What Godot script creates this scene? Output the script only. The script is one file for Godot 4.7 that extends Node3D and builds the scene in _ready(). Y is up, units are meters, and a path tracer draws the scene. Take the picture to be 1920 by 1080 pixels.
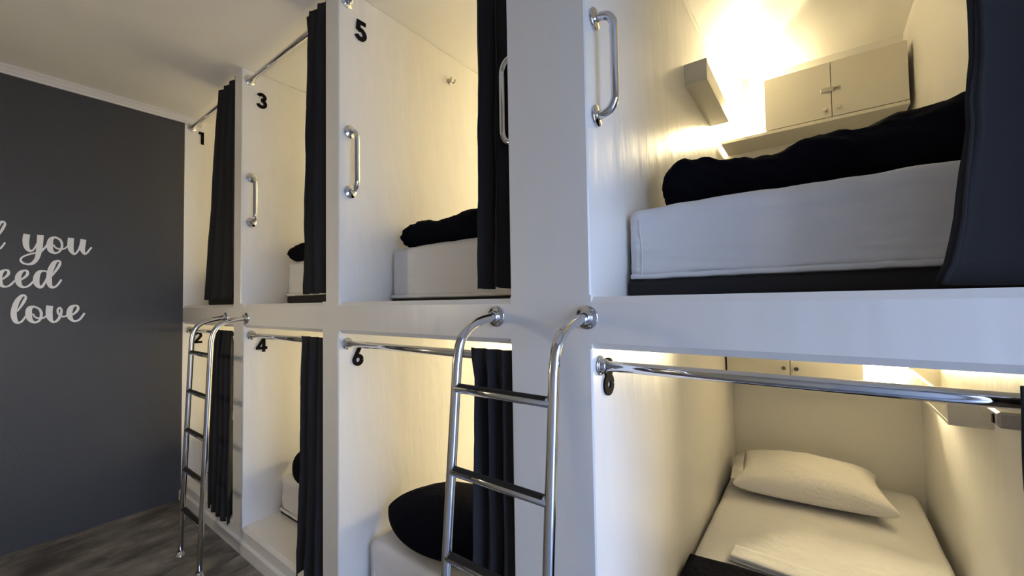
extends Node3D

# ------------------------------------------------------------------ measures (metres)
const CAM := Vector3(0.0, 1.379, 0.95)
const CAM_ROT := Vector3(1.935, 36.812, -0.907)
const FOV := 70.332
const XE := -3.715          # left end wall
const XR := 1.60            # right end wall with the doorway
const ZB := 1.35            # wall behind the camera
const ZN := -2.04           # back of the bunks
const CEIL := 2.785
const DECK := 1.389         # top of the upper deck
const SOFFIT := 1.256       # underside of the upper deck
const LEDGE := 0.14         # floor of the lower bunks
# partitions: [upper x0, upper x1, lower x0, lower x1]
const PART := [[-2.774, -2.669, -2.770, -2.630], [-1.738, -1.631, -1.765, -1.638], [-0.718, -0.462, -0.718, -0.462], [0.410, 0.640, 0.410, 0.640]]

var M := {}
var used := {}
var noise := FastNoiseLite.new()
var world_env: WorldEnvironment
var cam: Camera3D

# ------------------------------------------------------------------ node helpers
func numbered(called: String) -> String:
	if not used.has(called):
		used[called] = 0
		return called
	used[called] += 1
	return "%s_%03d" % [called, used[called]]

func thing(called: String, label: String, category: String, at := Vector3.ZERO, group := "") -> Node3D:
	var o := Node3D.new()
	o.name = numbered(called)
	add_child(o)
	o.position = at
	tag(o, label, category, group)
	return o

func tag(o: Node, label: String, category: String, group := "") -> void:
	o.set_meta("label", label)
	o.set_meta("category", category)
	if group != "":
		o.set_meta("group", group)

func commit(st: SurfaceTool, called: String, mat: Material, parent: Node = null) -> MeshInstance3D:
	st.generate_normals()
	var o := MeshInstance3D.new()
	o.mesh = st.commit()
	o.material_override = mat
	o.cast_shadow = GeometryInstance3D.SHADOW_CASTING_SETTING_ON
	if parent == null:
		o.name = numbered(called)
		add_child(o)
	else:
		o.name = called
		parent.add_child(o, true)
	return o

func structure(st: SurfaceTool, called: String, mat: Material, label: String) -> MeshInstance3D:
	var o := commit(st, called, mat)
	o.set_meta("kind", "structure")
	o.set_meta("label", label)
	return o

# ------------------------------------------------------------------ mesh helpers (counter-clockwise in, flipped for Godot)
func mb(smooth := false) -> SurfaceTool:
	var st := SurfaceTool.new()
	st.begin(Mesh.PRIMITIVE_TRIANGLES)
	st.set_smooth_group(0 if smooth else -1)
	return st

func tri(st: SurfaceTool, a: Vector3, b: Vector3, c: Vector3) -> void:
	st.add_vertex(a)
	st.add_vertex(c)
	st.add_vertex(b)

func tri_out(st: SurfaceTool, a: Vector3, b: Vector3, c: Vector3, out: Vector3) -> void:
	if (b - a).cross(c - a).dot(out) >= 0.0:
		tri(st, a, b, c)
	else:
		tri(st, a, c, b)

func quad_out(st: SurfaceTool, a: Vector3, b: Vector3, c: Vector3, d: Vector3, out: Vector3) -> void:
	tri_out(st, a, b, c, out)
	tri_out(st, a, c, d, out)

func box(st: SurfaceTool, lo: Vector3, hi: Vector3, c := 0.0) -> void:
	var m := (lo + hi) * 0.5
	var h := (hi - lo) * 0.5
	c = minf(c, minf(h.x, minf(h.y, h.z)) * 0.9)
	var v := {}
	for sx in [-1, 1]:
		for sy in [-1, 1]:
			for sz in [-1, 1]:
				v[[0, sx, sy, sz]] = m + Vector3(sx * h.x, sy * (h.y - c), sz * (h.z - c))
				v[[1, sx, sy, sz]] = m + Vector3(sx * (h.x - c), sy * h.y, sz * (h.z - c))
				v[[2, sx, sy, sz]] = m + Vector3(sx * (h.x - c), sy * (h.y - c), sz * h.z)
	for s in [-1, 1]:
		quad_out(st, v[[0, s, -1, -1]], v[[0, s, 1, -1]], v[[0, s, 1, 1]], v[[0, s, -1, 1]], Vector3(s, 0, 0))
		quad_out(st, v[[1, -1, s, -1]], v[[1, 1, s, -1]], v[[1, 1, s, 1]], v[[1, -1, s, 1]], Vector3(0, s, 0))
		quad_out(st, v[[2, -1, -1, s]], v[[2, 1, -1, s]], v[[2, 1, 1, s]], v[[2, -1, 1, s]], Vector3(0, 0, s))
	if c <= 0.0:
		return
	for s in [-1, 1]:
		for t in [-1, 1]:
			quad_out(st, v[[0, s, t, -1]], v[[0, s, t, 1]], v[[1, s, t, 1]], v[[1, s, t, -1]], Vector3(s, t, 0))
			quad_out(st, v[[0, s, -1, t]], v[[0, s, 1, t]], v[[2, s, 1, t]], v[[2, s, -1, t]], Vector3(s, 0, t))
			quad_out(st, v[[1, -1, s, t]], v[[1, 1, s, t]], v[[2, 1, s, t]], v[[2, -1, s, t]], Vector3(0, s, t))
			for w in [-1, 1]:
				tri_out(st, v[[0, s, t, w]], v[[1, s, t, w]], v[[2, s, t, w]], Vector3(s, t, w))

# a convex profile in (a, b), pushed along an axis: points are made by f(a, b, t)
func prism(st: SurfaceTool, prof: PackedVector2Array, f: Callable, t0: float, t1: float) -> void:
	var n := prof.size()
	var cen := Vector2.ZERO
	for p in prof:
		cen += p / n
	var c0: Vector3 = f.call(cen, t0)
	var c1: Vector3 = f.call(cen, t1)
	for i in n:
		var p := prof[i]
		var q := prof[(i + 1) % n]
		var a: Vector3 = f.call(p, t0)
		var b: Vector3 = f.call(q, t0)
		var c: Vector3 = f.call(q, t1)
		var d: Vector3 = f.call(p, t1)
		quad_out(st, a, b, c, d, (a + b + c + d) * 0.25 - (c0 + c1) * 0.5)
		tri_out(st, c0, a, b, c0 - c1)
		tri_out(st, c1, d, c, c1 - c0)

func smooth_path(pts: Array, per := 6) -> Array:
	var out := []
	for i in pts.size() - 1:
		var a: Vector3 = pts[maxi(i - 1, 0)]
		var b: Vector3 = pts[i]
		var c: Vector3 = pts[i + 1]
		var d: Vector3 = pts[mini(i + 2, pts.size() - 1)]
		for k in per:
			out.append(b.cubic_interpolate(c, a, d, float(k) / per))
	out.append(pts[-1])
	return out

func tube(st: SurfaceTool, path: Array, r: float, sides := 20, caps := true) -> void:
	var rings := []
	var nrm := Vector3.ZERO
	for i in path.size():
		var t: Vector3 = (path[mini(i + 1, path.size() - 1)] - path[maxi(i - 1, 0)]).normalized()
		if i == 0:
			nrm = t.cross(Vector3(0.31, 0.2, 0.93)).normalized()
		nrm = (nrm - t * nrm.dot(t)).normalized()
		var bi := t.cross(nrm)
		var ring := []
		for k in sides:
			var a := TAU * k / sides
			ring.append(path[i] + (nrm * cos(a) + bi * sin(a)) * r)
		rings.append(ring)
	for i in path.size() - 1:
		for k in sides:
			var k2 := (k + 1) % sides
			var mid: Vector3 = (path[i] + path[i + 1]) * 0.5
			quad_out(st, rings[i][k], rings[i][k2], rings[i + 1][k2], rings[i + 1][k], (rings[i][k] + rings[i + 1][k2]) * 0.5 - mid)
	if caps:
		for e in [0, path.size() - 1]:
			var dir: Vector3 = path[0] - path[1] if e == 0 else path[-1] - path[-2]
			for k in sides:
				tri_out(st, path[e], rings[e][k], rings[e][(k + 1) % sides], dir)

# lathe round an axis: profile of (distance along the axis, radius)
func lathe(st: SurfaceTool, base: Vector3, axis: Vector3, prof: Array, sides := 28) -> void:
	var u := axis.cross(Vector3(0.3, 0.9, 0.2) if absf(axis.y) < 0.9 else Vector3(1, 0, 0)).normalized()
	var w := axis.cross(u)
	for i in prof.size() - 1:
		var p: Vector2 = prof[i]
		var q: Vector2 = prof[i + 1]
		for k in sides:
			var a0 := TAU * k / sides
			var a1 := TAU * (k + 1) / sides
			var d0 := u * cos(a0) + w * sin(a0)
			var d1 := u * cos(a1) + w * sin(a1)
			var nd := (d0 + d1) * 0.5 * (q.x - p.x) + axis * (p.y - q.y)
			quad_out(st, base + axis * p.x + d0 * p.y, base + axis * p.x + d1 * p.y, base + axis * q.x + d1 * q.y, base + axis * q.x + d0 * q.y, nd)

# a grid of points [row][column], each cell two triangles
func grid(st: SurfaceTool, g: Array, flip := false) -> void:
	for i in g.size() - 1:
		for j in g[i].size() - 1:
			if flip:
				tri(st, g[i][j], g[i + 1][j + 1], g[i][j + 1])
				tri(st, g[i][j], g[i + 1][j], g[i + 1][j + 1])
			else:
				tri(st, g[i][j], g[i][j + 1], g[i + 1][j + 1])
				tri(st, g[i][j], g[i + 1][j + 1], g[i + 1][j])

# a padded block with round edges; creases is a callable(point, normal) -> offset along the normal
func soft_box(st: SurfaceTool, lo: Vector3, hi: Vector3, r: float, cell: float, crease: Callable) -> void:
	var m := (lo + hi) * 0.5
	var h := (hi - lo) * 0.5
	for ax in 3:
		var b := (ax + 1) % 3
		var c := (ax + 2) % 3
		for s in [-1.0, 1.0]:
			var nb := clampi(int(ceil(h[b] * 2.0 / cell)), 6, 90)
			var nc := clampi(int(ceil(h[c] * 2.0 / cell)), 6, 90)
			var g := []
			for i in nb + 1:
				var row := []
				for j in nc + 1:
					var p := Vector3.ZERO
					p[ax] = s * h[ax]
					p[b] = edge_dense(float(i) / nb, h[b], r)
					p[c] = edge_dense(float(j) / nc, h[c], r)
					var q := Vector3(clampf(p.x, -h.x + r, h.x - r), clampf(p.y, -h.y + r, h.y - r), clampf(p.z, -h.z + r, h.z - r))
					var n := (p - q).normalized()
					var w := m + q + n * r
					row.append(w + n * float(crease.call(w, n)))
				g.append(row)
			grid(st, g, s < 0.0)

func edge_dense(t: float, h: float, r: float) -> float:
	# more rows near the two rounded ends
	if t < 0.2:
		return -h + r * (t / 0.2)
	if t > 0.8:
		return h - r * ((1.0 - t) / 0.2)
	return -h + r + (2.0 * h - 2.0 * r) * (t - 0.2) / 0.6

# ------------------------------------------------------------------ pens: a brush stroke laid on a plane and given thickness
func stroke(st: SurfaceTool, pts: Array, per: int, to3: Callable, depth: Vector3) -> void:
	# pts: Vector3(x, y, width)
	var c := smooth_path(pts, per) if per > 1 else pts
	var lf := []
	var rt := []
	for i in c.size():
		var a: Vector3 = c[maxi(i - 1, 0)]
		var b: Vector3 = c[mini(i + 1, c.size() - 1)]
		var d := Vector2(b.x - a.x, b.y - a.y).normalized()
		var n := Vector2(-d.y, d.x) * float(c[i].z) * 0.5
		var p := Vector2(c[i].x, c[i].y)
		lf.append(to3.call(p + n))
		rt.append(to3.call(p - n))
	for i in c.size() - 1:
		var l0: Vector3 = lf[i]
		var l1: Vector3 = lf[i + 1]
		var r0: Vector3 = rt[i]
		var r1: Vector3 = rt[i + 1]
		quad_out(st, l0 + depth, l1 + depth, r1 + depth, r0 + depth, depth)
		quad_out(st, l0, l1, l1 + depth, l0 + depth, l0 - r0)
		quad_out(st, r0, r1, r1 + depth, r0 + depth, r0 - l0)
	for e in [0, c.size() - 1]:
		var o: Vector3 = lf[0] - lf[1] if e == 0 else lf[-1] - lf[-2]
		quad_out(st, lf[e], rt[e], rt[e] + depth, lf[e] + depth, o)

func pixel_on_x(px: float, py: float, x: float) -> Vector3:
	var f := 540.0 / tan(deg_to_rad(FOV) * 0.5)
	var d := cam.transform.basis * Vector3((px - 960.0) / f, -(py - 540.0) / f, -1.0)
	return CAM + d * ((x - CAM.x) / d.x)

# ------------------------------------------------------------------ materials
func std(srgb: Color, rough: float, metal := 0.0) -> StandardMaterial3D:
	var m := StandardMaterial3D.new()
	m.albedo_color = srgb
	m.roughness = rough
	m.metallic = metal
	return m

func bump(m: StandardMaterial3D, freq: float, octaves: int, strength: float, scale: Vector3, depth: float, sd := 3) -> void:
	var fn := FastNoiseLite.new()
	fn.seed = sd
	fn.noise_type = FastNoiseLite.TYPE_SIMPLEX_SMOOTH
	fn.frequency = freq
	fn.fractal_octaves = octaves
	var t := NoiseTexture2D.new()
	t.width = 512
	t.height = 512
	t.seamless = true
	t.noise = fn
	t.as_normal_map = true
	t.bump_strength = strength
	m.normal_enabled = true
	m.normal_texture = t
	m.normal_scale = depth
	m.uv1_triplanar = true
	m.uv1_world_triplanar = true
	m.uv1_scale = scale

func floor_image() -> ImageTexture:
	var n1 := FastNoiseLite.new()
	n1.seed = 11
	n1.frequency = 0.009
	n1.fractal_octaves = 5
	var n2 := FastNoiseLite.new()
	n2.seed = 21
	n2.frequency = 0.02
	n2.fractal_octaves = 4
	var s := 640
	var img := Image.create(s, s, false, Image.FORMAT_RGB8)
	for y in s:
		for x in s:
			# long brush strokes along one way, cloudy patches across
			var a := n1.get_noise_2d(x * 1.5, y * 0.8)
			var b := n2.get_noise_2d(x * 2.2 + 80.0 * a, y * 0.7 + 50.0 * a)
			var c := n2.get_noise_2d(x * 0.5 + 400.0, y * 0.5)
			var v := clampf(0.5 + 0.70 * a + 0.35 * b + 0.35 * c, 0.0, 1.0)
			var col := Color(0.29, 0.278, 0.268).lerp(Color(0.60, 0.578, 0.552), v)
			img.set_pixel(x, y, col)
	return ImageTexture.create_from_image(img)

func make_materials() -> void:
	M.wall = std(Color(0.945, 0.935, 0.915), 0.34)
	bump(M.wall, 0.012, 4, 5.0, Vector3(1.3, 0.22, 1.3), 0.2)
	M.ceiling = std(Color(0.93, 0.92, 0.90), 0.45)
	bump(M.ceiling, 0.01, 3, 3.0, Vector3(0.8, 0.8, 0.8), 0.2, 5)
	M.room = std(Color(0.86, 0.85, 0.83), 0.6)
	M.dark_wall = std(Color(0.245, 0.245, 0.25), 0.5)
	bump(M.dark_wall, 0.05, 3, 3.0, Vector3(2.0, 2.0, 2.0), 0.25, 8)
	M.room_grey = std(Color(0.58, 0.58, 0.58), 0.6)
	M.trim = std(Color(0.88, 0.87, 0.86), 0.45)
	M.floor = std(Color(1, 1, 1), 0.42)
	M.floor.albedo_texture = floor_image()
	M.floor.uv1_triplanar = true
	M.floor.uv1_world_triplanar = true
	M.floor.uv1_scale = Vector3(0.55, 0.55, 0.55)
	M.chrome = std(Color(0.86, 0.86, 0.87), 0.07, 1.0)
	M.rubber = std(Color(0.07, 0.065, 0.065), 0.75)
	M.curtain = std(Color(0.19, 0.187, 0.195), 0.9)
	M.curtain.metallic_specular = 0.25
	bump(M.curtain, 0.12, 2, 3.0, Vector3(5, 3, 5), 0.3, 12)
	M.black_cloth = std(Color(0.070, 0.074, 0.105), 0.95)
	M.black_cloth.metallic_specular = 0.12
	bump(M.black_cloth, 0.03, 4, 6.0, Vector3(2.5, 2.5, 2.5), 0.6, 14)
	M.sheet = std(Color(0.89, 0.885, 0.885), 0.85)
	bump(M.sheet, 0.02, 4, 5.0, Vector3(1.2, 3.5, 1.2), 0.4, 17)
	M.pillow = std(Color(0.91, 0.90, 0.89), 0.85)
	bump(M.pillow, 0.03, 4, 6.0, Vector3(2.5, 2.5, 2.5), 0.45, 19)
	M.base = std(Color(0.15, 0.135, 0.14), 0.9)
	M.digit = std(Color(0.085, 0.065, 0.06), 0.8)
	M.digit.metallic_specular = 0.2
	M.letter = std(Color(0.95, 0.95, 0.955), 0.5)
	M.board = std(Color(0.88, 0.86, 0.81), 0.42)
	M.knob_white = std(Color(0.83, 0.80, 0.74), 0.35)
	M.knob_dark = std(Color(0.28, 0.27, 0.28), 0.35)
	M.latch = std(Color(0.78, 0.76, 0.72), 0.3, 0.7)
	M.plastic = std(Color(0.62, 0.61, 0.60), 0.45)
	M.bulb = std(Color(1.0, 0.93, 0.78), 0.4)
	M.bulb.emission_enabled = true
	M.bulb.emission = Color(1.0, 0.86, 0.55)
	M.bulb.emission_energy_multiplier = 9.0
	M.terrace = std(Color(0.70, 0.69, 0.67), 0.8)

# ------------------------------------------------------------------ camera, sky, exposure
func make_view() -> void:
	cam = Camera3D.new()
	cam.name = "camera"
	add_child(cam)
	cam.position = CAM
	cam.rotation_degrees = CAM_ROT
	cam.fov = FOV
	cam.near = 0.02
	cam.current = true
	var sm := ProceduralSkyMaterial.new()
	sm.sky_top_color = Color(0.56, 0.68, 0.92)
	sm.sky_horizon_color = Color(0.79, 0.86, 0.985)
	sm.sky_curve = 0.2
	sm.ground_horizon_color = Color(0.76, 0.80, 0.87)
	sm.ground_bottom_color = Color(0.60, 0.64, 0.70)
	sm.sky_energy_multiplier = 1.0
	sm.ground_energy_multiplier = 1.0
	var sky := Sky.new()
	sky.sky_material = sm
	var e := Environment.new()
	e.background_mode = Environment.BG_SKY
	e.sky = sky
	e.background_energy_multiplier = 11.0
	e.tonemap_mode = Environment.TONE_MAPPER_LINEAR
	e.tonemap_exposure = 1.05
	e.sdfgi_enabled = true
	e.ssao_enabled = true
	e.ssil_enabled = true
	world_env = WorldEnvironment.new()
	world_env.name = "world_environment"
	world_env.environment = e
	add_child(world_env)

const WHERE := {"1": "the bunk numbered one", "2": "the bunk numbered two", "3": "the bunk numbered three", "4": "the bunk numbered four", "5": "the bunk numbered five", "6": "the bunk numbered six", "7": "the upper bunk with the latched cabinet", "8": "the bunk with the white pillow"}
const WORD := {"1": "one", "2": "two", "3": "three", "4": "four", "5": "five", "6": "six", "8": "eight"}
const LAMP_GAIN := 1.0
const LAMP_ENERGY := {"1": 1.15, "2": 1.35, "3": 1.15, "4": 1.35, "5": 1.15, "6": 1.35, "7": 1.15, "8": 2.3}
const LAMP_COLOR := Color(1.0, 0.925, 0.735)
const SCONCE_ENERGY := 0.30
const SCONCE_COLOR := Color(1.0, 0.93, 0.80)

# ------------------------------------------------------------------ the room
func make_room() -> void:
	var st := mb()
	box(st, Vector3(XE - 0.12, -0.12, ZN - 0.12), Vector3(XR + 0.12, 0.0, ZB + 0.12))
	structure(st, "floor", M.floor, "brushed grey brown floor with cloudy streaks")
	st = mb()
	box(st, Vector3(XE - 0.12, CEIL, ZN - 0.12), Vector3(XR + 0.12, CEIL + 0.12, ZB + 0.12))
	structure(st, "ceiling", M.ceiling, "plain painted ceiling running over the bunks")
	st = mb()
	box(st, Vector3(XE - 0.12, 0.0, 0.0), Vector3(XE, CEIL, ZB))
	structure(st, "wall_left", M.dark_wall, "charcoal painted end wall")
	st = mb()
	box(st, Vector3(XE - 0.12, 0.0, ZN), Vector3(XE, CEIL, 0.0))
	structure(st, "wall_left", M.wall, "cream painted end wall inside the last bunks")
	st = mb()
	box(st, Vector3(XE - 0.12, 0.0, ZN - 0.12), Vector3(XR + 0.12, CEIL, ZN))
	structure(st, "wall_back", M.wall, "cream wall at the head of the bunks")
	st = mb()
	box(st, Vector3(XE - 0.12, 0.0, ZB), Vector3(XR + 0.12, CEIL, ZB + 0.12))
	structure(st, "wall_front", M.room_grey, "mid grey wall across the room from the bunks")
	# right end wall with a doorway to daylight
	var d0 := 0.14
	var d1 := 1.22
	var top := 2.20
	for part in [[Vector3(XR, 0, ZN), Vector3(XR + 0.12, CEIL, d0)], [Vector3(XR, 0, d1), Vector3(XR + 0.12, CEIL, ZB)], [Vector3(XR, top, d0), Vector3(XR + 0.12, CEIL, d1)]]:
		st = mb()
		box(st, part[0], part[1])
		structure(st, "wall_right", M.room, "pale end wall round the open doorway")
	for part in [[Vector3(XR - 0.015, 0, d0 - 0.06), Vector3(XR + 0.13, top + 0.06, d0)], [Vector3(XR - 0.015, 0, d1), Vector3(XR + 0.13, top + 0.06, d1 + 0.06)], [Vector3(XR - 0.015, top, d0), Vector3(XR + 0.13, top + 0.06, d1)]]:
		st = mb()
		box(st, part[0], part[1], 0.004)
		structure(st, "trim_1", M.trim, "white doorway lining")
	# plain wall beside the last bunks
	st = mb()
	box(st, Vector3(PART[3][1], 0, -0.12), Vector3(XR, CEIL, 0.0))
	structure(st, "wall_back", M.wall, "white wall beside the bunks")
	# ceiling moulding on the charcoal wall, stepped, running on into the first bunk
	var y0 := CEIL - 0.045
	var prof := PackedVector2Array([Vector2(0, y0), Vector2(0.012, y0), Vector2(0.016, y0 + 0.010), Vector2(0.024, y0 + 0.016), Vector2(0.034, y0 + 0.028), Vector2(0.046, y0 + 0.036), Vector2(0.046, CEIL), Vector2(0, CEIL)])
	st = mb()
	prism(st, prof, func(p: Vector2, t: float) -> Vector3: return Vector3(XE + p.x, p.y, t), -0.10, ZB)
	structure(st, "trim_2", M.trim, "stepped white ceiling moulding along the charcoal wall")
	# slim bead between the partition and the ceiling of the upper bunk nearest the doorway
	st = mb()
	box(st, Vector3(PART[2][1], CEIL - 0.02, ZN), Vector3(PART[2][1] + 0.014, CEIL, -0.02), 0.004)
	structure(st, "trim_3", M.wall, "slim bead along the top of the bunk partition")
	# terrace outside
	st = mb()
	box(st, Vector3(XR + 0.12, -0.22, -4.0), Vector3(XR + 9.0, -0.06, 6.0))
	structure(st, "floor", M.terrace, "pale terrace outside the doorway")

# ------------------------------------------------------------------ the built-in bunks
func left_of(col: int, upper: bool) -> float:
	return XE if col == 0 else float(PART[col - 1][1 if upper else 3])

func right_of(col: int, upper: bool) -> float:
	return float(PART[col][0 if upper else 2])

func make_bunks() -> void:
	var t := thing("bunk_unit", "white plastered built-in bunk wall with eight open sleeping compartments", "bunk bed", Vector3.ZERO)
	for p in PART:
		var st := mb()
		box(st, Vector3(p[0], DECK, ZN), Vector3(p[1], CEIL, 0.0), 0.004)
		commit(st, "upper_partition", M.wall, t)
		st = mb()
		box(st, Vector3(p[2], 0.0, ZN), Vector3(p[3], SOFFIT + 0.004, 0.0), 0.004)
		commit(st, "lower_partition", M.wall, t)
		st = mb()
		box(st, Vector3(minf(p[0], p[2]), SOFFIT, ZN), Vector3(maxf(p[1], p[3]), DECK + 0.004, 0.0))
		commit(st, "post_band", M.wall, t)
	for col in 4:
		var x0 := maxf(left_of(col, true), left_of(col, false)) if col > 0 else XE
		var x1 := minf(right_of(col, true), right_of(col, false))
		var b := 0.016
		var prof := PackedVector2Array([Vector2(SOFFIT, ZN), Vector2(SOFFIT, -b), Vector2(SOFFIT + b, 0), Vector2(DECK - b, 0), Vector2(DECK, -b), Vector2(DECK, ZN)])
		var st := mb()
		prism(st, prof, func(p: Vector2, x: float) -> Vector3: return Vector3(x, p.x, p.y), x0, x1)
		commit(st, "deck", M.wall, t)
		x0 = left_of(col, false)
		x1 = right_of(col, false)
		prof = PackedVector2Array([Vector2(0, ZN), Vector2(0, 0), Vector2(LEDGE - b, 0), Vector2(LEDGE, -b), Vector2(LEDGE, ZN)])
		st = mb()
		prism(st, prof, func(p: Vector2, x: float) -> Vector3: return Vector3(x, p.x, p.y), x0, x1)
		commit(st, "platform", M.wall, t)
	var s := mb()
	prof_skirting(s)
	commit(s, "skirting", M.wall, t)

func prof_skirting(st: SurfaceTool) -> void:
	var prof := PackedVector2Array([Vector2(0, 0), Vector2(0, 0.012), Vector2(0.062, 0.012), Vector2(0.070, 0.004), Vector2(0.070, 0)])
	prism(st, prof, func(p: Vector2, x: float) -> Vector3: return Vector3(x, p.x, p.y), XE, PART[3][1])

# ------------------------------------------------------------------ fittings
func flange(st: SurfaceTool, at: Vector3, axis: Vector3, r := 0.03, bar := 0.0135) -> void:
	lathe(st, at, axis, [Vector2(0, r), Vector2(0.004, r), Vector2(0.006, r - 0.002), Vector2(0.007, bar + 0.006), Vector2(0.010, bar + 0.004), Vector2(0.020, bar + 0.003), Vector2(0.022, bar)])

func curtain_rod(col: int, upper: bool, number: String) -> void:
	var x0 := left_of(col, upper)
	var x1 := right_of(col, upper)
	var y := 2.722 if upper else 1.210
	var z := -0.042
	var t := thing("curtain_rod", "chrome curtain rod across %s" % WHERE[number], "rod", Vector3(x0, y, z), "chrome curtain rods of the bunks")
	var st := mb(true)
	tube(st, [Vector3(0.004, 0, 0), Vector3((x1 - x0) * 0.5, 0, 0), Vector3(x1 - x0 - 0.004, 0, 0)], 0.0135, 24)
	commit(st, "pole", M.chrome, t)
	for e in [[0.0, 1.0], [x1 - x0, -1.0]]:
		st = mb(true)
		flange(st, Vector3(e[0], 0, 0), Vector3(e[1], 0, 0), 0.030 if upper else 0.026)
		commit(st, "flange", M.chrome, t)
		for a in [0.6, 2.7, 4.8]:
			var sc := mb(true)
			lathe(sc, Vector3(e[0] + e[1] * 0.006, cos(a) * 0.0225, sin(a) * 0.0225), Vector3(e[1], 0, 0), [Vector2(0, 0.0035), Vector2(0.0015, 0.003), Vector2(0.002, 0.0)], 10)
			commit(sc, "screw", M.chrome, t)

func grab_handle(x: float, dir: float, label: String) -> void:
	var y0 := 2.137
	var y1 := 1.872
	var z := -0.052
	var t := thing("grab_handle", label, "handle", Vector3(x, y1, z), "chrome grab handles on the upper partitions")
	var h := y0 - y1
	var pts := [Vector3(0.002, 0, 0), Vector3(0.022, 0, 0), Vector3(0.042, 0.008, 0), Vector3(0.054, 0.026, 0), Vector3(0.057, 0.05, 0), Vector3(0.057, h * 0.5, 0), Vector3(0.057, h - 0.05, 0), Vector3(0.054, h - 0.026, 0), Vector3(0.042, h - 0.008, 0), Vector3(0.022, h, 0), Vector3(0.002, h, 0)]
	var path := []
	for p in smooth_path(pts, 5):
		path.append(Vector3(p.x * dir, p.y, p.z))
	var st := mb(true)
	tube(st, path, 0.0112, 20)
	commit(st, "bar", M.chrome, t)
	for y in [0.0, h]:
		st = mb(true)
		lathe(st, Vector3(0, y, 0), Vector3(dir, 0, 0), [Vector2(0, 0.029), Vector2(0.006, 0.029), Vector2(0.009, 0.027), Vector2(0.0095, 0.013), Vector2(0.012, 0.0112)])
		commit(st, "flange", M.chrome, t)

func ladder(x0: float, x1: float, yf: float, foot_z: float, rungs: Array, label: String) -> void:
	var t := thing("ladder", label, "ladder", Vector3((x0 + x1) * 0.5, 0, 0.0), "chrome bunk ladders")
	var hw := (x1 - x0) * 0.5
	var prof := [Vector2(0.002, yf), Vector2(0.055, yf - 0.007), Vector2(0.105, yf - 0.020), Vector2(0.140, yf - 0.042), Vector2(0.159, yf - 0.072), Vector2(0.169, yf - 0.12), Vector2(foot_z, 0.01)]
	var zat := func(y: float) -> float: return lerpf(foot_z, 0.169, (y - 0.01) / (yf - 0.13))
	for s in [-1.0, 1.0]:
		var pts := []
		for p in prof:
			pts.append(Vector3(s * hw, p.y, p.x))
		# keep the long lower run straight
		var path := smooth_path(pts.slice(0, 6), 5)
		path.append(Vector3(s * hw, 0.6, zat.call(0.6)))
		path.append(pts[6])
		var st := mb(true)
		tube(st, path, 0.0128, 24)
		commit(st, "stile", M.chrome, t)
		st = mb(true)
		flange(st, Vector3(s * hw, yf, 0), Vector3(0, 0, 1), 0.031, 0.0128)
		var fl := commit(st, "flange", M.chrome, t)
		for a in [0.9, 3.0, 5.1]:
			var sc := mb(true)
			lathe(sc, Vector3(s * hw + cos(a) * 0.0235, yf + sin(a) * 0.0235, 0.0055), Vector3(0, 0, 1), [Vector2(0, 0.004), Vector2(0.0016, 0.0034), Vector2(0.002, 0.0)], 10)
			commit(sc, "screw", M.chrome, fl)
		st = mb(true)
		lathe(st, Vector3(s * hw, 0.0, foot_z), Vector3(0, 1, 0), [Vector2(0, 0.024), Vector2(0.006, 0.024), Vector2(0.010, 0.018), Vector2(0.022, 0.0155), Vector2(0.024, 0.0128)])
		commit(st, "foot", M.chrome, t)
	for y in rungs:
		var z: float = zat.call(y)
		var st := mb(true)
		tube(st, [Vector3(-hw, y, z), Vector3(0, y, z), Vector3(hw, y, z)], 0.0122, 20)
		var r := commit(st, "rung", M.chrome, t)
		# black grip tape on the tread
		st = mb(true)
		var g := []
		for i in 13:
			var a := deg_to_rad(lerpf(-70.0, 62.0, i / 12.0))
			var o := Vector3(0, cos(a), sin(a)) * 0.0132
			g.append([Vector3(-hw + 0.014, y, z) + o, Vector3(hw - 0.014, y, z) + o])
		for i in 12:
			var mid: Vector3 = (g[i][0] + g[i + 1][1]) * 0.5 - Vector3(0, y, z)
			quad_out(st, g[i][0], g[i][1], g[i + 1][1], g[i + 1][0], Vector3(0, mid.y, mid.z))
		commit(st, "grip_strip", M.rubber, r)

# numerals drawn in a box one unit high: strokes of Vector3(x, y, width)
func ring_pts(cx: float, cy: float, rx: float, ry: float, w: float, a0: float, a1: float, n := 24) -> Array:
	var out := []
	for i in n + 1:
		var a := deg_to_rad(lerpf(a0, a1, float(i) / n))
		out.append(Vector3(cx + rx * cos(a), cy + ry * sin(a), w))
	return out

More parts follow.
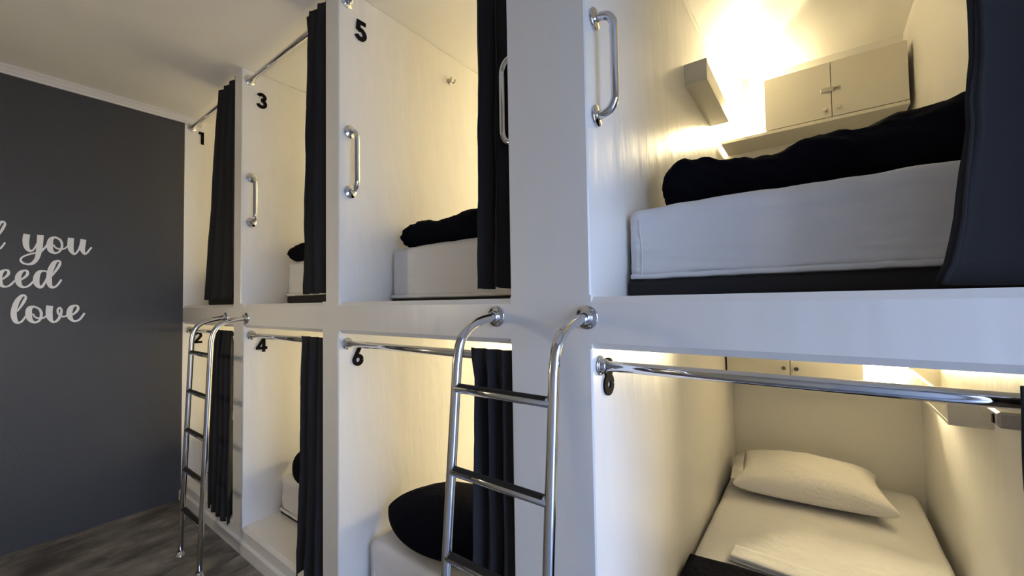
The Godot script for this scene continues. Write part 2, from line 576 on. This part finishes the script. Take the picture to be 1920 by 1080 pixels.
func numeral_strokes(d: String) -> Array:
	var w := 0.20
	match d:
		"1":
			return [[Vector3(0.30, 0.0, w), Vector3(0.30, 1.0, w)], [Vector3(0.06, 0.90, w * 0.95), Vector3(0.32, 0.90, w * 0.95)]]
		"2":
			return [ring_pts(0.31, 0.69, 0.21, 0.21, w, 172, -38), [Vector3(0.50, 0.59, w), Vector3(0.13, 0.13, w)], [Vector3(0.03, 0.095, w * 0.95), Vector3(0.62, 0.095, w * 0.95)]]
		"3":
			return [ring_pts(0.28, 0.73, 0.19, 0.175, w, 165, -95), ring_pts(0.28, 0.305, 0.22, 0.21, w, 98, -165)]
		"4":
			return [[Vector3(0.50, 0.0, w), Vector3(0.50, 1.0, w)], [Vector3(0.50, 0.93, w * 0.9), Vector3(0.09, 0.30, w * 0.9)], [Vector3(0.0, 0.27, w * 0.9), Vector3(0.72, 0.27, w * 0.9)]]
		"5":
			return [[Vector3(0.13, 0.91, w * 0.9), Vector3(0.56, 0.91, w * 0.9)], [Vector3(0.20, 0.99, w), Vector3(0.14, 0.48, w)], ring_pts(0.28, 0.32, 0.23, 0.225, w, 128, -158)]
		"6":
			return [ring_pts(0.31, 0.31, 0.215, 0.215, w, 0, 360), [Vector3(0.13, 0.42, w), Vector3(0.44, 1.0, w)]]
		_:
			return [ring_pts(0.31, 0.29, 0.21, 0.195, w, 0, 360), ring_pts(0.31, 0.74, 0.17, 0.165, w, 0, 360)]

func bunk_number(col: int, upper: bool, number: String) -> void:
	var x := left_of(col, upper)
	var h := 0.094 if upper else 0.084
	var y := (2.623 if upper else 1.150) - h * 0.5
	var zc := -0.108 if upper else -0.092
	if number == "8":
		h = 0.100
		y = 1.124
	var wdt := 0.62 * h
	if col == 0:
		y += 0.035 if upper else 0.0
	var st := mb()
	# seen from inside the bunk facing the partition, left is towards the room
	var i := 0
	for s in numeral_strokes(number):
		var base := Vector3(x + 0.0005 + 0.0002 * i, y, zc + wdt * 0.5)
		var to3 := func(p: Vector2) -> Vector3: return base + Vector3(0, p.y * h, -p.x * h)
		stroke(st, s, 1, to3, Vector3(0.005, 0, 0))
		i += 1
	var o := commit(st, "bunk_number", M.digit)
	tag(o, "flat black numeral %s fixed on the bunk partition" % WORD[number], "number", "black bunk numerals")

# ------------------------------------------------------------------ curtains
func curtain(called_number: String, x0t: float, x1t: float, x0b: float, x1b: float, yt: float, yb: float, zc: float, folds: float, amp: float, sd: int, flare := 1.2) -> void:
	var t := thing("curtain", "charcoal curtain drawn aside in %s" % WHERE[called_number], "curtain", Vector3((x0b + x1b) * 0.5, yb, zc), "charcoal bunk curtains")
	var off := Vector3((x0b + x1b) * 0.5, yb, zc)
	var rows := 36
	var cols := 96
	var f := []
	var b := []
	for i in rows + 1:
		var v := float(i) / rows
		var y := lerpf(yt, yb, v)
		var xa := lerpf(x0t, x0b, pow(v, flare))
		var xb := lerpf(x1t, x1b, v)
		var cl := []
		for j in cols + 1:
			var u := float(j) / cols
			var ph := u * folds * TAU + sd * 1.7 + 0.5 * noise.get_noise_2d(u * 130.0 + sd * 31.0, v * 60.0)
			var open := smoothstep(0.0, 0.14, v)
			var a := amp * (0.30 + 0.42 * open + 0.28 * v) * (0.8 + 0.5 * noise.get_noise_2d(u * 90.0 + 500.0 + sd * 17.0, v * 25.0))
			var xx := lerpf(xa, xb, u) + 0.10 * (xb - xa) / folds * sin(2.0 * ph) * 0.9
			xx += 0.012 * noise.get_noise_2d(v * 160.0 + sd * 9.0, 77.0) * v
			var yy := y + (0.004 * sin(ph + 1.0) * (1.0 if i == rows else 0.0))
			cl.append(Vector3(clampf(xx, minf(xa, xb) - 0.01, maxf(xa, xb)), yy, lerpf(maxf(zc, -0.014), zc, open) + a * sin(ph)) - off)
		var rf := []
		var rb := []
		for j in cols + 1:
			var d: Vector3 = (cl[mini(j + 1, cols)] - cl[maxi(j - 1, 0)])
			var n := Vector3(-d.z, 0, d.x).normalized() * 0.0013
			rf.append(cl[j] + n)
			rb.append(cl[j] - n)
		f.append(rf)
		b.append(rb)
	var hem_from := rows - 1
	var st := mb(true)
	grid(st, f.slice(0, hem_from + 1), true)
	grid(st, b.slice(0, hem_from + 1), false)
	for i in hem_from:
		for e in [0, cols]:
			quad_out(st, f[i][e], f[i + 1][e], b[i + 1][e], b[i][e], Vector3(-1 if e == 0 else 1, 0, 0))
	commit(st, "fabric", M.curtain, t)
	st = mb(true)
	var fh := f.slice(hem_from)
	var bh := b.slice(hem_from)
	grid(st, fh, true)
	grid(st, bh, false)
	grid(st, [fh[-1], bh[-1]], true)
	commit(st, "hem", M.curtain, t)

# ------------------------------------------------------------------ bedding
func mattress(col: int, upper: bool, number: String, zf: float, base_h: float, top: float, gap_l: float, gap_r: float) -> void:
	var x0 := left_of(col, upper) + gap_l
	var x1 := right_of(col, upper) - gap_r
	var y0 := DECK if upper else LEDGE
	var z1 := ZN + 0.03
	var t := thing("mattress", "white sheeted mattress in %s" % WHERE[number], "mattress", Vector3(x0, y0, zf), "white sheeted bunk mattresses")
	var o := Vector3(x0, y0, zf)
	var st := mb(true)
	soft_box(st, Vector3(0, 0, z1 - zf), Vector3(x1 - x0, base_h, 0), 0.012, 0.06, func(_p: Vector3, _n: Vector3) -> float: return 0.0)
	commit(st, "base", M.base, t)
	st = mb(true)
	var big := upper and col == 3
	var crease := func(p: Vector3, n: Vector3) -> float:
		var w := p + o
		var flat := 0.0042 * noise.get_noise_3d(w.x * 90.0, w.y * 1100.0 + w.x * 60.0, w.z * 45.0) * absf(n.z)
		var top_w := 0.006 * noise.get_noise_3d(w.x * 150.0, 5.0, w.z * 110.0) * maxf(0.0, n.y)
		return flat + top_w + 0.004 * noise.get_noise_3d(w.x * 20.0, w.y * 20.0, w.z * 20.0)
	soft_box(st, Vector3(0.002, base_h, z1 - zf), Vector3(x1 - x0 - 0.002, top - y0, -0.002), 0.032, 0.005 if big else 0.014, crease)
	var m := commit(st, "fitted_sheet", M.sheet, t)
	# elastic edge of the sheet and the seam at its corner
	st = mb(true)
	var edge := []
	for i in 41:
		var u := i / 40.0
		var x := lerpf(0.012, x1 - x0 - 0.012, u)
		edge.append(Vector3(x, base_h + 0.010 + 0.002 * noise.get_noise_2d(x * 400.0, 3.0 + col), 0.0005))
	tube(st, edge, 0.0075, 8)
	commit(st, "elastic_edge", M.sheet, m)
	st = mb(true)
	var seam := []
	for i in 16:
		var u := i / 15.0
		seam.append(Vector3(0.042 + 0.003 * sin(u * 5.0), lerpf(base_h + 0.012, top - y0 - 0.035, u), -0.0015 + 0.001 * sin(u * 9.0)))
	tube(st, seam, 0.0026, 8)
	commit(st, "seam", M.sheet, m)

# a pillow: half sizes a (local x) and b (local z), thickness th
func pillow(at: Vector3, rot: Vector3, a: float, b: float, th: float, mat: Material, label: String, group: String, sd: int, flap := false, almond := false) -> void:
	var t := thing("pillow", label, "pillow", at, group)
	t.rotation_degrees = rot
	var n := 44
	var up := []
	var dn := []
	for i in n + 1:
		var ru := []
		var rd := []
		for j in n + 1:
			var u := -cos(PI * j / n)
			var v := -cos(PI * i / n)
			var x := a * u * (1.0 - 0.10 * (1.0 - v * v))
			var z := b * v * (1.0 - 0.10 * (1.0 - u * u))
			if almond:
				x = a * u
				z = b * v * pow(maxf(0.0, 1.0 - u * u), 0.80)
			var k := pow(maxf(0.0, (1.0 - u * u) * (1.0 - v * v)), 0.40)
			if almond:
				k = pow(maxf(0.0, 1.0 - u * u), 0.75) * pow(maxf(0.0, 1.0 - v * v), 0.45)
			var wr := 0.012 * noise.get_noise_3d(x * 130.0 + sd * 40.0, z * 130.0, sd * 9.0) * k + 0.010 * noise.get_noise_3d(x * 40.0 * (1.0 + 2.0 * absf(u)), z * 260.0, sd * 3.0) * pow(absf(u), 2.0) * k
			var mid := th * 0.42
			ru.append(Vector3(x, mid + th * 0.60 * k + wr, z))
			rd.append(Vector3(x, mid - th * 0.42 * pow(k, 0.6), z))
		up.append(ru)
		dn.append(rd)
	var st := mb(true)
	grid(st, up, true)
	grid(st, dn, false)
	commit(st, "cushion", mat, t)
	if flap:
		# open end of the pillow case, a loose cuff past the filling
		st = mb(true)
		var g := []
		for i in 7:
			var row := []
			for j in 25:
				var v := lerpf(-0.93, 0.93, j / 24.0)
				var k := pow(1.0 - v * v, 0.45)
				row.append(Vector3(-a * (0.86 + 0.030 * i), th * (0.42 + (0.36 - 0.055 * i) * k) + 0.004 * sin(v * 9.0 + i), b * v * 0.93))
			g.append(row)
		grid(st, g, false)
		commit(st, "case_cuff", mat, t)

# a rolled duvet lying along x: list of Vector3(x, centre height, radius)
func duvet_roll(pts: Array, z: float, flat: float, base_y: float, label: String, sd: int) -> void:
	var t := thing("duvet", label, "duvet", Vector3(pts[0].x, base_y, z), "rolled black duvets")
	var path := smooth_path(pts, 8)
	var n := path.size()
	var sides := 40
	var g := []
	for i in n:
		var row := []
		var p: Vector3 = path[i]
		var e := 1.0
		var kk := mini(i, n - 1 - i)
		if kk < 6:
			e = sqrt(1.0 - pow(1.0 - kk / 6.0, 2.0)) * 0.9 + 0.1 * kk / 6.0
		for k in sides + 1:
			var a := TAU * (k % sides) / sides
			var dir := Vector3(0, cos(a), sin(a))
			var r := p.z * e * (1.0 + 0.13 * noise.get_noise_3d(p.x * 160.0, cos(a) * 22.0 + sd * 50.0, sin(a) * 22.0) + 0.16 * noise.get_noise_3d(p.x * 420.0 + 60.0 * cos(a), cos(a) * 40.0, sin(a) * 40.0 + sd * 20.0))
			var q := Vector3(p.x - pts[0].x, p.y - base_y, 0) + Vector3(0, dir.y * r, dir.z * r * flat)
			if kk < 6:
				q.x += (0.02 * (1.0 - kk / 6.0)) * (-1.0 if i < n / 2 else 1.0) * dir.y * 0.3
			q.y = maxf(q.y, 0.002)
			row.append(q)
		g.append(row)
	var st := mb(true)
	grid(st, g, false)
	for e in [0, n - 1]:
		var c := Vector3.ZERO
		for k in sides:
			c += g[e][k] / sides
		for k in sides:
			tri_out(st, c, g[e][k], g[e][k + 1], Vector3(-1 if e == 0 else 1, 0, 0))
	commit(st, "cover", M.black_cloth, t)

# ------------------------------------------------------------------ bunk furniture
func wall_lamp(at: Vector3, energy: float, half: float, label: String) -> void:
	# a short upright tube lamp on the head wall
	var t := thing("wall_lamp", label, "lamp", at, "tube lamps at the heads of the bunks")
	var st := mb()
	box(st, Vector3(-0.018, -half - 0.02, 0.0), Vector3(0.018, half + 0.02, 0.016), 0.004)
	commit(st, "backplate", M.board, t)
	for e in [-1.0, 1.0]:
		st = mb(true)
		lathe(st, Vector3(0, e * (half + 0.014), 0.034), Vector3(0, -e, 0), [Vector2(0, 0.0), Vector2(0, 0.019), Vector2(0.016, 0.019), Vector2(0.018, 0.016)], 20)
		commit(st, "end_cap", M.board, t)
	st = mb(true)
	tube(st, [Vector3(0, -half, 0.034), Vector3(0, 0, 0.034), Vector3(0, half, 0.034)], 0.016, 20)
	commit(st, "tube", M.bulb, t)
	for k in 5:
		var l := OmniLight3D.new()
		l.name = "glow"
		t.add_child(l, true)
		l.position = Vector3(0, half * 0.42 * (k - 2), 0.034)
		l.light_color = LAMP_COLOR
		l.light_energy = energy * LAMP_GAIN / 5.0
		l.light_size = 0.016
		l.omni_range = 12.0
		l.omni_attenuation = 2.0
		l.shadow_enabled = true

func sconce(at: Vector3) -> void:
	var t := thing("wall_lamp", "small round globe lamp on the grey wall facing the bunks", "lamp", at)
	var st := mb(true)
	lathe(st, Vector3.ZERO, Vector3(0, 0, -1), [Vector2(0, 0.05), Vector2(0.012, 0.05), Vector2(0.016, 0.045), Vector2(0.020, 0.02), Vector2(0.05, 0.018), Vector2(0.05, 0.0)])
	commit(st, "holder", M.chrome, t)
	st = mb(true)
	var prof := []
	for i in 17:
		var a := PI * i / 16.0
		prof.append(Vector2(0.095 - 0.05 * cos(a), 0.05 * sin(a)))
	lathe(st, Vector3.ZERO, Vector3(0, 0, -1), prof, 28)
	commit(st, "globe", M.bulb, t)
	var l := OmniLight3D.new()
	l.name = "glow"
	t.add_child(l)
	l.position = Vector3(0, 0, -0.095)
	l.light_color = SCONCE_COLOR
	l.light_energy = SCONCE_ENERGY
	l.light_size = 0.05
	l.omni_range = 12.0
	l.omni_attenuation = 2.0
	l.shadow_enabled = true

func cabinet(x0: float, x1: float, y0: float, y1: float, ext: float, seam_x: float, label: String, latch: bool) -> void:
	var zf := -1.79
	var t := thing("wall_cabinet", label, "cabinet", Vector3(x0, y0, ZN))
	var o := Vector3(x0, y0, ZN)
	var w := x1 - x0
	var h := y1 - y0
	var d := zf - ZN
	var st := mb()
	var a := minf(0.0, ext)
	var b := w + maxf(0.0, ext)
	box(st, Vector3(a, -0.018, 0.001), Vector3(b, 0.0, d + 0.002), 0.0015)
	commit(st, "base_board", M.board, t)
	st = mb()
	box(st, Vector3(0, h - 0.016, 0.001), Vector3(w, h, d - 0.018), 0.001)
	commit(st, "top_board", M.board, t)
	for x in [0.0, w - 0.016]:
		st = mb()
		box(st, Vector3(x, 0, 0.001), Vector3(x + 0.016, h - 0.016, d - 0.018), 0.001)
		commit(st, "side_board", M.board, t)
	var sx := seam_x - x0
	var i := 0
	for r in [[0.001, sx - 0.0015], [sx + 0.0015, w - 0.001]]:
		st = mb()
		box(st, Vector3(r[0], 0.004, d - 0.017), Vector3(r[1], h, d), 0.0015)
		var door := commit(st, "door", M.board, t)
		var kx := sx + (-0.029 if i == 0 else 0.029)
		st = mb(true)
		lathe(st, Vector3(kx, 0.043, d), Vector3(0, 0, 1), [Vector2(0, 0.006), Vector2(0.010, 0.006), Vector2(0.012, 0.0105), Vector2(0.018, 0.0105), Vector2(0.020, 0.008), Vector2(0.020, 0.0)], 20)
		commit(st, "knob", M.knob_white if latch else M.knob_dark, door)
		i += 1
	if latch:
		st = mb()
		box(st, Vector3(sx - 0.045, 0.138, d), Vector3(sx + 0.012, 0.164, d + 0.006), 0.002)
		box(st, Vector3(sx + 0.013, 0.141, d), Vector3(sx + 0.040, 0.161, d + 0.004), 0.001)
		box(st, Vector3(sx + 0.008, 0.149, d + 0.004), Vector3(sx + 0.034, 0.153, d + 0.012), 0.0015)
		commit(st, "latch", M.latch, t)

func wall_pocket(xw: float, dir: float, y0: float, y1: float, z0: float, z1: float, label: String) -> void:
	# open topped tray fixed on the partition: z0 far end, z1 near end
	var t := thing("wall_pocket", label, "shelf", Vector3(xw, y0, z1))
	var w := 0.096
	var k := 0.012
	var L := z0 - z1
	var h := y1 - y0
	for p in [["bottom_board", 0.0, w, 0.0, k, L, 0.0], ["front_board", w - k, w, k, h - 0.012, L + k, -k], ["end_board", 0.0, w, k, h, -k, 0.0], ["end_board", 0.0, w, k, h, L, L + k]]:
		var st := mb()
		var xa: float = p[1] * dir
		var xb: float = p[2] * dir
		box(st, Vector3(minf(xa, xb), p[3], p[5]), Vector3(maxf(xa, xb), p[4], p[6]), 0.001)
		commit(st, p[0], M.board, t)

# ------------------------------------------------------------------ lettering on the charcoal wall
func wall_lettering() -> void:
	var org := pixel_on_x(90.0, 540.0, XE)
	var t := thing("wall_lettering", "white brush script lettering fixed on the charcoal wall", "lettering", org)
	var L := func(dx: float, dy: float) -> Array: return [[Vector3(320 + dx, 640 + dy, 30), Vector3(400 + dx, 530 + dy, 48), Vector3(455 + dx, 440 + dy, 58), Vector3(484 + dx, 375 + dy, 46), Vector3(448 + dx, 336 + dy, 36), Vector3(390 + dx, 362 + dy, 66), Vector3(315 + dx, 460 + dy, 100), Vector3(265 + dx, 600 + dy, 112), Vector3(258 + dx, 720 + dy, 116), Vector3(290 + dx, 815 + dy, 92), Vector3(350 + dx, 852 + dy, 40), Vector3(420 + dx, 812 + dy, 40), Vector3(485 + dx, 725 + dy, 36)]]
	var E := func(dx: float, dy: float) -> Array: return [[Vector3(395 + dx, 645 + dy, 30), Vector3(470 + dx, 592 + dy, 46), Vector3(514 + dx, 540 + dy, 58), Vector3(508 + dx, 488 + dy, 50), Vector3(455 + dx, 472 + dy, 32), Vector3(385 + dx, 512 + dy, 80), Vector3(338 + dx, 600 + dy, 116), Vector3(350 + dx, 700 + dy, 110), Vector3(400 + dx, 768 + dy, 60), Vector3(470 + dx, 784 + dy, 30), Vector3(550 + dx, 750 + dy, 40), Vector3(630 + dx, 672 + dy, 40)]]
	var letters := [
		["letter_l", 400.0, L.call(-390.0, -178.0)],
		["letter_y", 400.0, [[Vector3(502, 392, 125), Vector3(484, 500, 130), Vector3(496, 620, 108), Vector3(550, 700, 56), Vector3(610, 696, 36), Vector3(668, 622, 36), Vector3(705, 540, 30)], [Vector3(757, 410, 124), Vector3(750, 520, 122), Vector3(736, 640, 122), Vector3(722, 745, 106), Vector3(688, 850, 86), Vector3(620, 928, 66), Vector3(520, 957, 32), Vector3(420, 924, 40), Vector3(386, 870, 44), Vector3(430, 815, 32), Vector3(540, 771, 32), Vector3(670, 742, 30)], [Vector3(770, 715, 40), Vector3(850, 635, 42), Vector3(900, 570, 40)]]],
		["letter_o", 400.0, [[Vector3(1015, 448, 36), Vector3(952, 500, 100), Vector3(932, 590, 122), Vector3(945, 680, 104), Vector3(1000, 736, 50), Vector3(1060, 744, 32), Vector3(1132, 695, 42), Vector3(1163, 600, 46), Vector3(1138, 515, 44), Vector3(1080, 468, 34), Vector3(1015, 448, 36)], [Vector3(1000, 590, 30), Vector3(1045, 645, 30), Vector3(1140, 676, 28), Vector3(1225, 652, 30), Vector3(1280, 600, 30)]]],
		["letter_u", 400.0, [[Vector3(1330, 462, 114), Vector3(1320, 580, 118), Vector3(1330, 680, 100), Vector3(1372, 752, 50), Vector3(1420, 752, 36), Vector3(1475, 680, 40), Vector3(1510, 580, 34)], [Vector3(1562, 490, 110), Vector3(1545, 600, 110), Vector3(1548, 690, 90), Vector3(1584, 758, 42), Vector3(1632, 738, 38), Vector3(1672, 690, 36), Vector3(1716, 638, 32)]]],
		["letter_e", 460.0, E.call(-355.0, -8.0)],
		["letter_e", 460.0, E.call(0.0, 0.0)],
		["letter_d", 460.0, [[Vector3(880, 495, 32), Vector3(795, 480, 34), Vector3(720, 522, 90), Vector3(682, 612, 122), Vector3(686, 710, 112), Vector3(735, 778, 60), Vector3(792, 768, 52), Vector3(845, 690, 46), Vector3(890, 600, 40)], [Vector3(970, 575, 30), Vector3(1050, 470, 46), Vector3(1112, 372, 56), Vector3(1126, 312, 42), Vector3(1078, 292, 36), Vector3(1010, 340, 90), Vector3(952, 450, 112), Vector3(922, 560, 104), Vector3(920, 680, 110), Vector3(944, 760, 80), Vector3(1000, 788, 40), Vector3(1060, 760, 40), Vector3(1108, 704, 40), Vector3(1150, 642, 36)]]],
		["letter_l", 520.0, L.call(0.0, 0.0)],
		["letter_o", 520.0, [[Vector3(612, 544, 40), Vector3(550, 600, 112), Vector3(536, 690, 128), Vector3(560, 780, 104), Vector3(620, 838, 50), Vector3(690, 838, 36), Vector3(750, 790, 46), Vector3(774, 690, 58), Vector3(750, 612, 48), Vector3(700, 572, 36), Vector3(612, 544, 40)], [Vector3(612, 680, 30), Vector3(665, 748, 32), Vector3(760, 770, 30), Vector3(840, 746, 32), Vector3(890, 700, 30)]]],
		["letter_v", 520.0, [[Vector3(932, 532, 130), Vector3(920, 640, 130), Vector3(930, 740, 120), Vector3(970, 818, 60), Vector3(1020, 838, 36), Vector3(1085, 795, 50), Vector3(1128, 720, 56), Vector3(1152, 622, 44), Vector3(1122, 570, 34), Vector3(1082, 605, 40), Vector3(1090, 675, 40), Vector3(1150, 728, 36), Vector3(1215, 734, 32), Vector3(1275, 690, 32)]]],
		["letter_e", 520.0, [[Vector3(1355, 705, 32), Vector3(1420, 652, 46), Vector3(1462, 592, 52), Vector3(1452, 542, 40), Vector3(1400, 530, 34), Vector3(1335, 570, 88), Vector3(1300, 650, 110), Vector3(1310, 740, 100), Vector3(1362, 808, 50), Vector3(1420, 820, 34), Vector3(1490, 790, 38), Vector3(1540, 732, 40), Vector3(1586, 668, 36)]]],
	]
	for l in letters:
		var st := mb()
		var i := 0
		for s in l[2]:
			var oy: float = l[1]
			var lift := 0.0003 * i
			var to3 := func(p: Vector2) -> Vector3: return pixel_on_x(p.x / 10.0, oy + p.y / 10.0, XE) - org + Vector3(0.0008 + lift, 0, 0)
			stroke(st, s, 6, to3, Vector3(0.005, 0, 0))
			i += 1
		commit(st, l[0], M.letter, t)

# ------------------------------------------------------------------ everything
func _ready() -> void:
	noise.seed = 7
	noise.frequency = 0.03
	noise.fractal_octaves = 3
	make_view()
	make_materials()
	make_room()
	make_bunks()
	var num := [["1", "2"], ["3", "4"], ["5", "6"], ["7", "8"]]
	for col in 4:
		for upper in [true, false]:
			var n: String = num[col][0 if upper else 1]
			curtain_rod(col, upper, n)
			if n != "7":
				bunk_number(col, upper, n)
			var lx := left_of(col, upper) + 0.13 if upper else right_of(col, upper) - 0.12
			wall_lamp(Vector3(lx, 2.50 if upper else 1.10, ZN), LAMP_ENERGY[n], 0.13 if upper else 0.11, "small tube lamp at the head of %s" % WHERE[n])
	sconce(Vector3(-2.30, 1.38, ZB))
	# mattresses
	mattress(0, true, "1", -0.15, 0.045, 1.655, 0.012, 0.012)
	mattress(1, true, "3", -0.25, 0.045, 1.650, 0.012, 0.012)
	mattress(2, true, "5", -0.255, 0.012, 1.640, 0.010, 0.012)
	mattress(3, true, "7", -0.235, 0.048, 1.652, 0.008, 0.012)
	mattress(0, false, "2", -0.14, 0.02, 0.350, 0.015, 0.02)
	mattress(1, false, "4", -0.195, 0.02, 0.365, 0.015, 0.02)
	mattress(2, false, "6", -0.125, 0.02, 0.345, 0.020, 0.02)
	mattress(3, false, "8", -0.12, 0.02, 0.350, 0.016, 0.030)
	# curtains
	curtain("1", -3.06, -2.785, -3.27, -2.785, 2.775, 1.425, -0.022, 3.0, 0.034, 1)
	curtain("3", -1.945, -1.750, -2.000, -1.750, 2.775, 1.435, -0.022, 2.5, 0.034, 2)
	curtain("5", -0.900, -0.722, -0.925, -0.722, 2.770, 1.425, -0.075, 2.5, 0.030, 3)
	curtain("7", 0.206, 0.402, 0.150, 0.402, 2.770, 1.397, -0.060, 1.3, 0.012, 4, 7.0)
	curtain("2", -3.06, -2.785, -3.13, -2.785, 1.232, 0.105, -0.005, 4.0, 0.030, 5)
	curtain("4", -2.005, -1.778, -2.050, -1.778, 1.232, 0.100, -0.020, 3.0, 0.034, 6)
	curtain("6", -0.885, -0.722, -0.925, -0.722, 1.236, 0.100, -0.030, 3.0, 0.030, 7)
	curtain("8", 0.236, 0.400, 0.246, 0.400, 1.240, 0.100, -0.040, 3.0, 0.030, 8)
	# grab handles
	grab_handle(left_of(1, true), 1.0, "chrome grab handle below the black numeral three")
	grab_handle(left_of(2, true), 1.0, "chrome grab handle below the black numeral five")
	grab_handle(left_of(3, true), 1.0, "chrome grab handle on the broad post beside the latched cabinet bunk")
	grab_handle(right_of(2, true), -1.0, "chrome grab handle partly hidden behind the broad post, before a curtain")
	# ladders
	ladder(-0.770, -0.473, 1.336, 0.280, [1.155, 0.948, 0.742, 0.536, 0.330, 0.124], "chrome ladder fixed on the broad post beside the numeral six")
	ladder(-2.886, -2.579, 1.311, 0.212, [1.118, 0.900, 0.684, 0.468, 0.250], "chrome ladder standing before the numeral two")
	# cabinets, pockets
	cabinet(-0.212, 0.390, 2.332, 2.632, -0.232, 0.091, "cream double door wall cabinet with a metal latch", true)
	cabinet(-0.452, 0.172, 0.944, 1.250, 0.230, -0.138, "cream wall cabinet with two dark knobs above the white pillow", false)
	wall_pocket(left_of(3, true), 1.0, 2.362, 2.460, -1.585, -1.02, "small cream tray on the wall beside the latched cabinet")
	wall_pocket(right_of(3, false), -1.0, 0.970, 1.062, -1.60, -0.91, "small cream tray on the wall above the bed with the white pillow")
	# bedding of the upper bunks
	duvet_roll([Vector3(-0.415, 1.740, 0.100), Vector3(-0.33, 1.742, 0.098), Vector3(-0.22, 1.735, 0.088), Vector3(-0.11, 1.732, 0.080), Vector3(0.0, 1.745, 0.092), Vector3(0.12, 1.745, 0.092), Vector3(0.24, 1.755, 0.105), Vector3(0.32, 1.760, 0.112), Vector3(0.39, 1.745, 0.10)], -0.52, 1.35, 1.652, "long black duvet roll under the latched cabinet", 1)
	duvet_roll([Vector3(-1.60, 1.690, 0.035), Vector3(-1.55, 1.694, 0.058), Vector3(-1.46, 1.698, 0.064), Vector3(-1.34, 1.695, 0.058), Vector3(-1.22, 1.700, 0.066), Vector3(-1.05, 1.705, 0.075), Vector3(-0.85, 1.70, 0.07), Vector3(-0.76, 1.695, 0.05)], -0.36, 1.6, 1.640, "black duvet roll on the mattress of the bunk numbered five", 2)
	duvet_roll([Vector3(-2.625, 1.695, 0.045), Vector3(-2.56, 1.70, 0.06), Vector3(-2.40, 1.70, 0.062), Vector3(-2.10, 1.70, 0.065), Vector3(-1.78, 1.695, 0.05)], -0.32, 1.6, 1.650, "black duvet roll half behind the curtain of the bunk numbered three", 3)
	# bedding of the lower bunks
	pillow(Vector3(-0.085, 0.354, -1.69), Vector3(0, 5, 0), 0.320, 0.225, 0.185, M.pillow, "plump white pillow on the white bed", "", 1, true)
	pillow(Vector3(-1.255, 0.350, -0.335), Vector3(0, 15, 0), 0.375, 0.20, 0.225, M.black_cloth, "black pillow behind the ladder in the bunk numbered six", "black pillows of the lower bunks", 2, false, true)
	pillow(Vector3(-2.255, 0.370, -0.33), Vector3(0, 0, 0), 0.345, 0.19, 0.20, M.black_cloth, "black pillow half behind the curtain of the bunk numbered four", "black pillows of the lower bunks", 3, false, true)
	pillow(Vector3(-3.34, 0.355, -0.27), Vector3(0, 0, 0), 0.345, 0.19, 0.20, M.black_cloth, "black pillow half behind the curtain of the bunk numbered two", "black pillows of the lower bunks", 4, false, true)
	blankets()
	wall_hook()
	socket_box()
	wall_lettering()

func blankets() -> void:
	# black throw over the foot of the bed in bunk 8
	var x0 := -0.445
	var x1 := 0.378
	var t := thing("blanket", "black blanket over the foot of the bed with the white pillow", "blanket", Vector3(x0, 0.355, -0.135))
	var st := mb(true)
	var up := []
	var dn := []
	for i in 31:
		var a := []
		var b := []
		for j in 31:
			var u := j / 30.0
			var v := i / 30.0
			var x := lerpf(0.0, x1 - x0, u)
			var zfar := -0.675 - 0.05 * u
			var z := lerpf(zfar, 0.0, v)
			var y := 0.018 + 0.010 * noise.get_noise_2d(x * 90.0, z * 90.0)
			var e := minf(minf(v, 1.0 - v), minf(u, 1.0 - u)) * 30.0
			if e < 1.0:
				y = 0.004 + (y - 0.004) * e
			a.append(Vector3(x, y, z))
			b.append(Vector3(x, 0.0, z))
		up.append(a)
		dn.append(b)
	grid(st, up, true)
	grid(st, dn, false)
	commit(st, "cloth", M.black_cloth, t)
	# folded white sheet laid along the edge of the throw
	t = thing("folded_sheet", "folded white sheet laid beside the black blanket", "sheet", Vector3(-0.31, 0.355, -0.94))
	for k in 2:
		st = mb(true)
		soft_box(st, Vector3(0.004 * k, 0.012 * k, -0.012 + 0.004 * k), Vector3(0.60, 0.012 * (k + 1), 0.085), 0.0045, 0.03, func(p: Vector3, n: Vector3) -> float: return 0.002 * noise.get_noise_2d(p.x * 200.0, p.z * 200.0 + 40.0 * k))
		commit(st, "fold", M.sheet, t)
	t.rotation_degrees.y = -3.0

func wall_hook() -> void:
	var x := left_of(2, true)
	var t := thing("wall_hook", "small metal double hook on the wall of the bunk numbered five", "hook", Vector3(x, 2.628, -0.668))
	var st := mb(true)
	lathe(st, Vector3.ZERO, Vector3(1, 0, 0), [Vector2(0, 0.017), Vector2(0.004, 0.017), Vector2(0.007, 0.010), Vector2(0.022, 0.008), Vector2(0.022, 0.0)], 18)
	commit(st, "rose", M.latch, t)
	for s in [-1.0, 1.0]:
		st = mb(true)
		tube(st, smooth_path([Vector3(0.012, 0, 0), Vector3(0.022, -0.010, s * 0.008), Vector3(0.030, -0.006, s * 0.014), Vector3(0.033, 0.008, s * 0.016)], 4), 0.006, 10)
		commit(st, "prong", M.latch, t)

func socket_box() -> void:
	var x := right_of(3, false)
	var t := thing("switch_box", "grey plastic switch box near the rod end above the white pillow bed", "switch", Vector3(x, 1.045, -0.70))
	var st := mb()
	box(st, Vector3(-0.05, -0.012, -0.10), Vector3(0.0, 0.03, 0.05), 0.006)
	commit(st, "housing", M.plastic, t)
	st = mb()
	box(st, Vector3(-0.054, -0.004, 0.012), Vector3(-0.049, 0.02, 0.026), 0.001)
	commit(st, "switch", M.rubber, t)
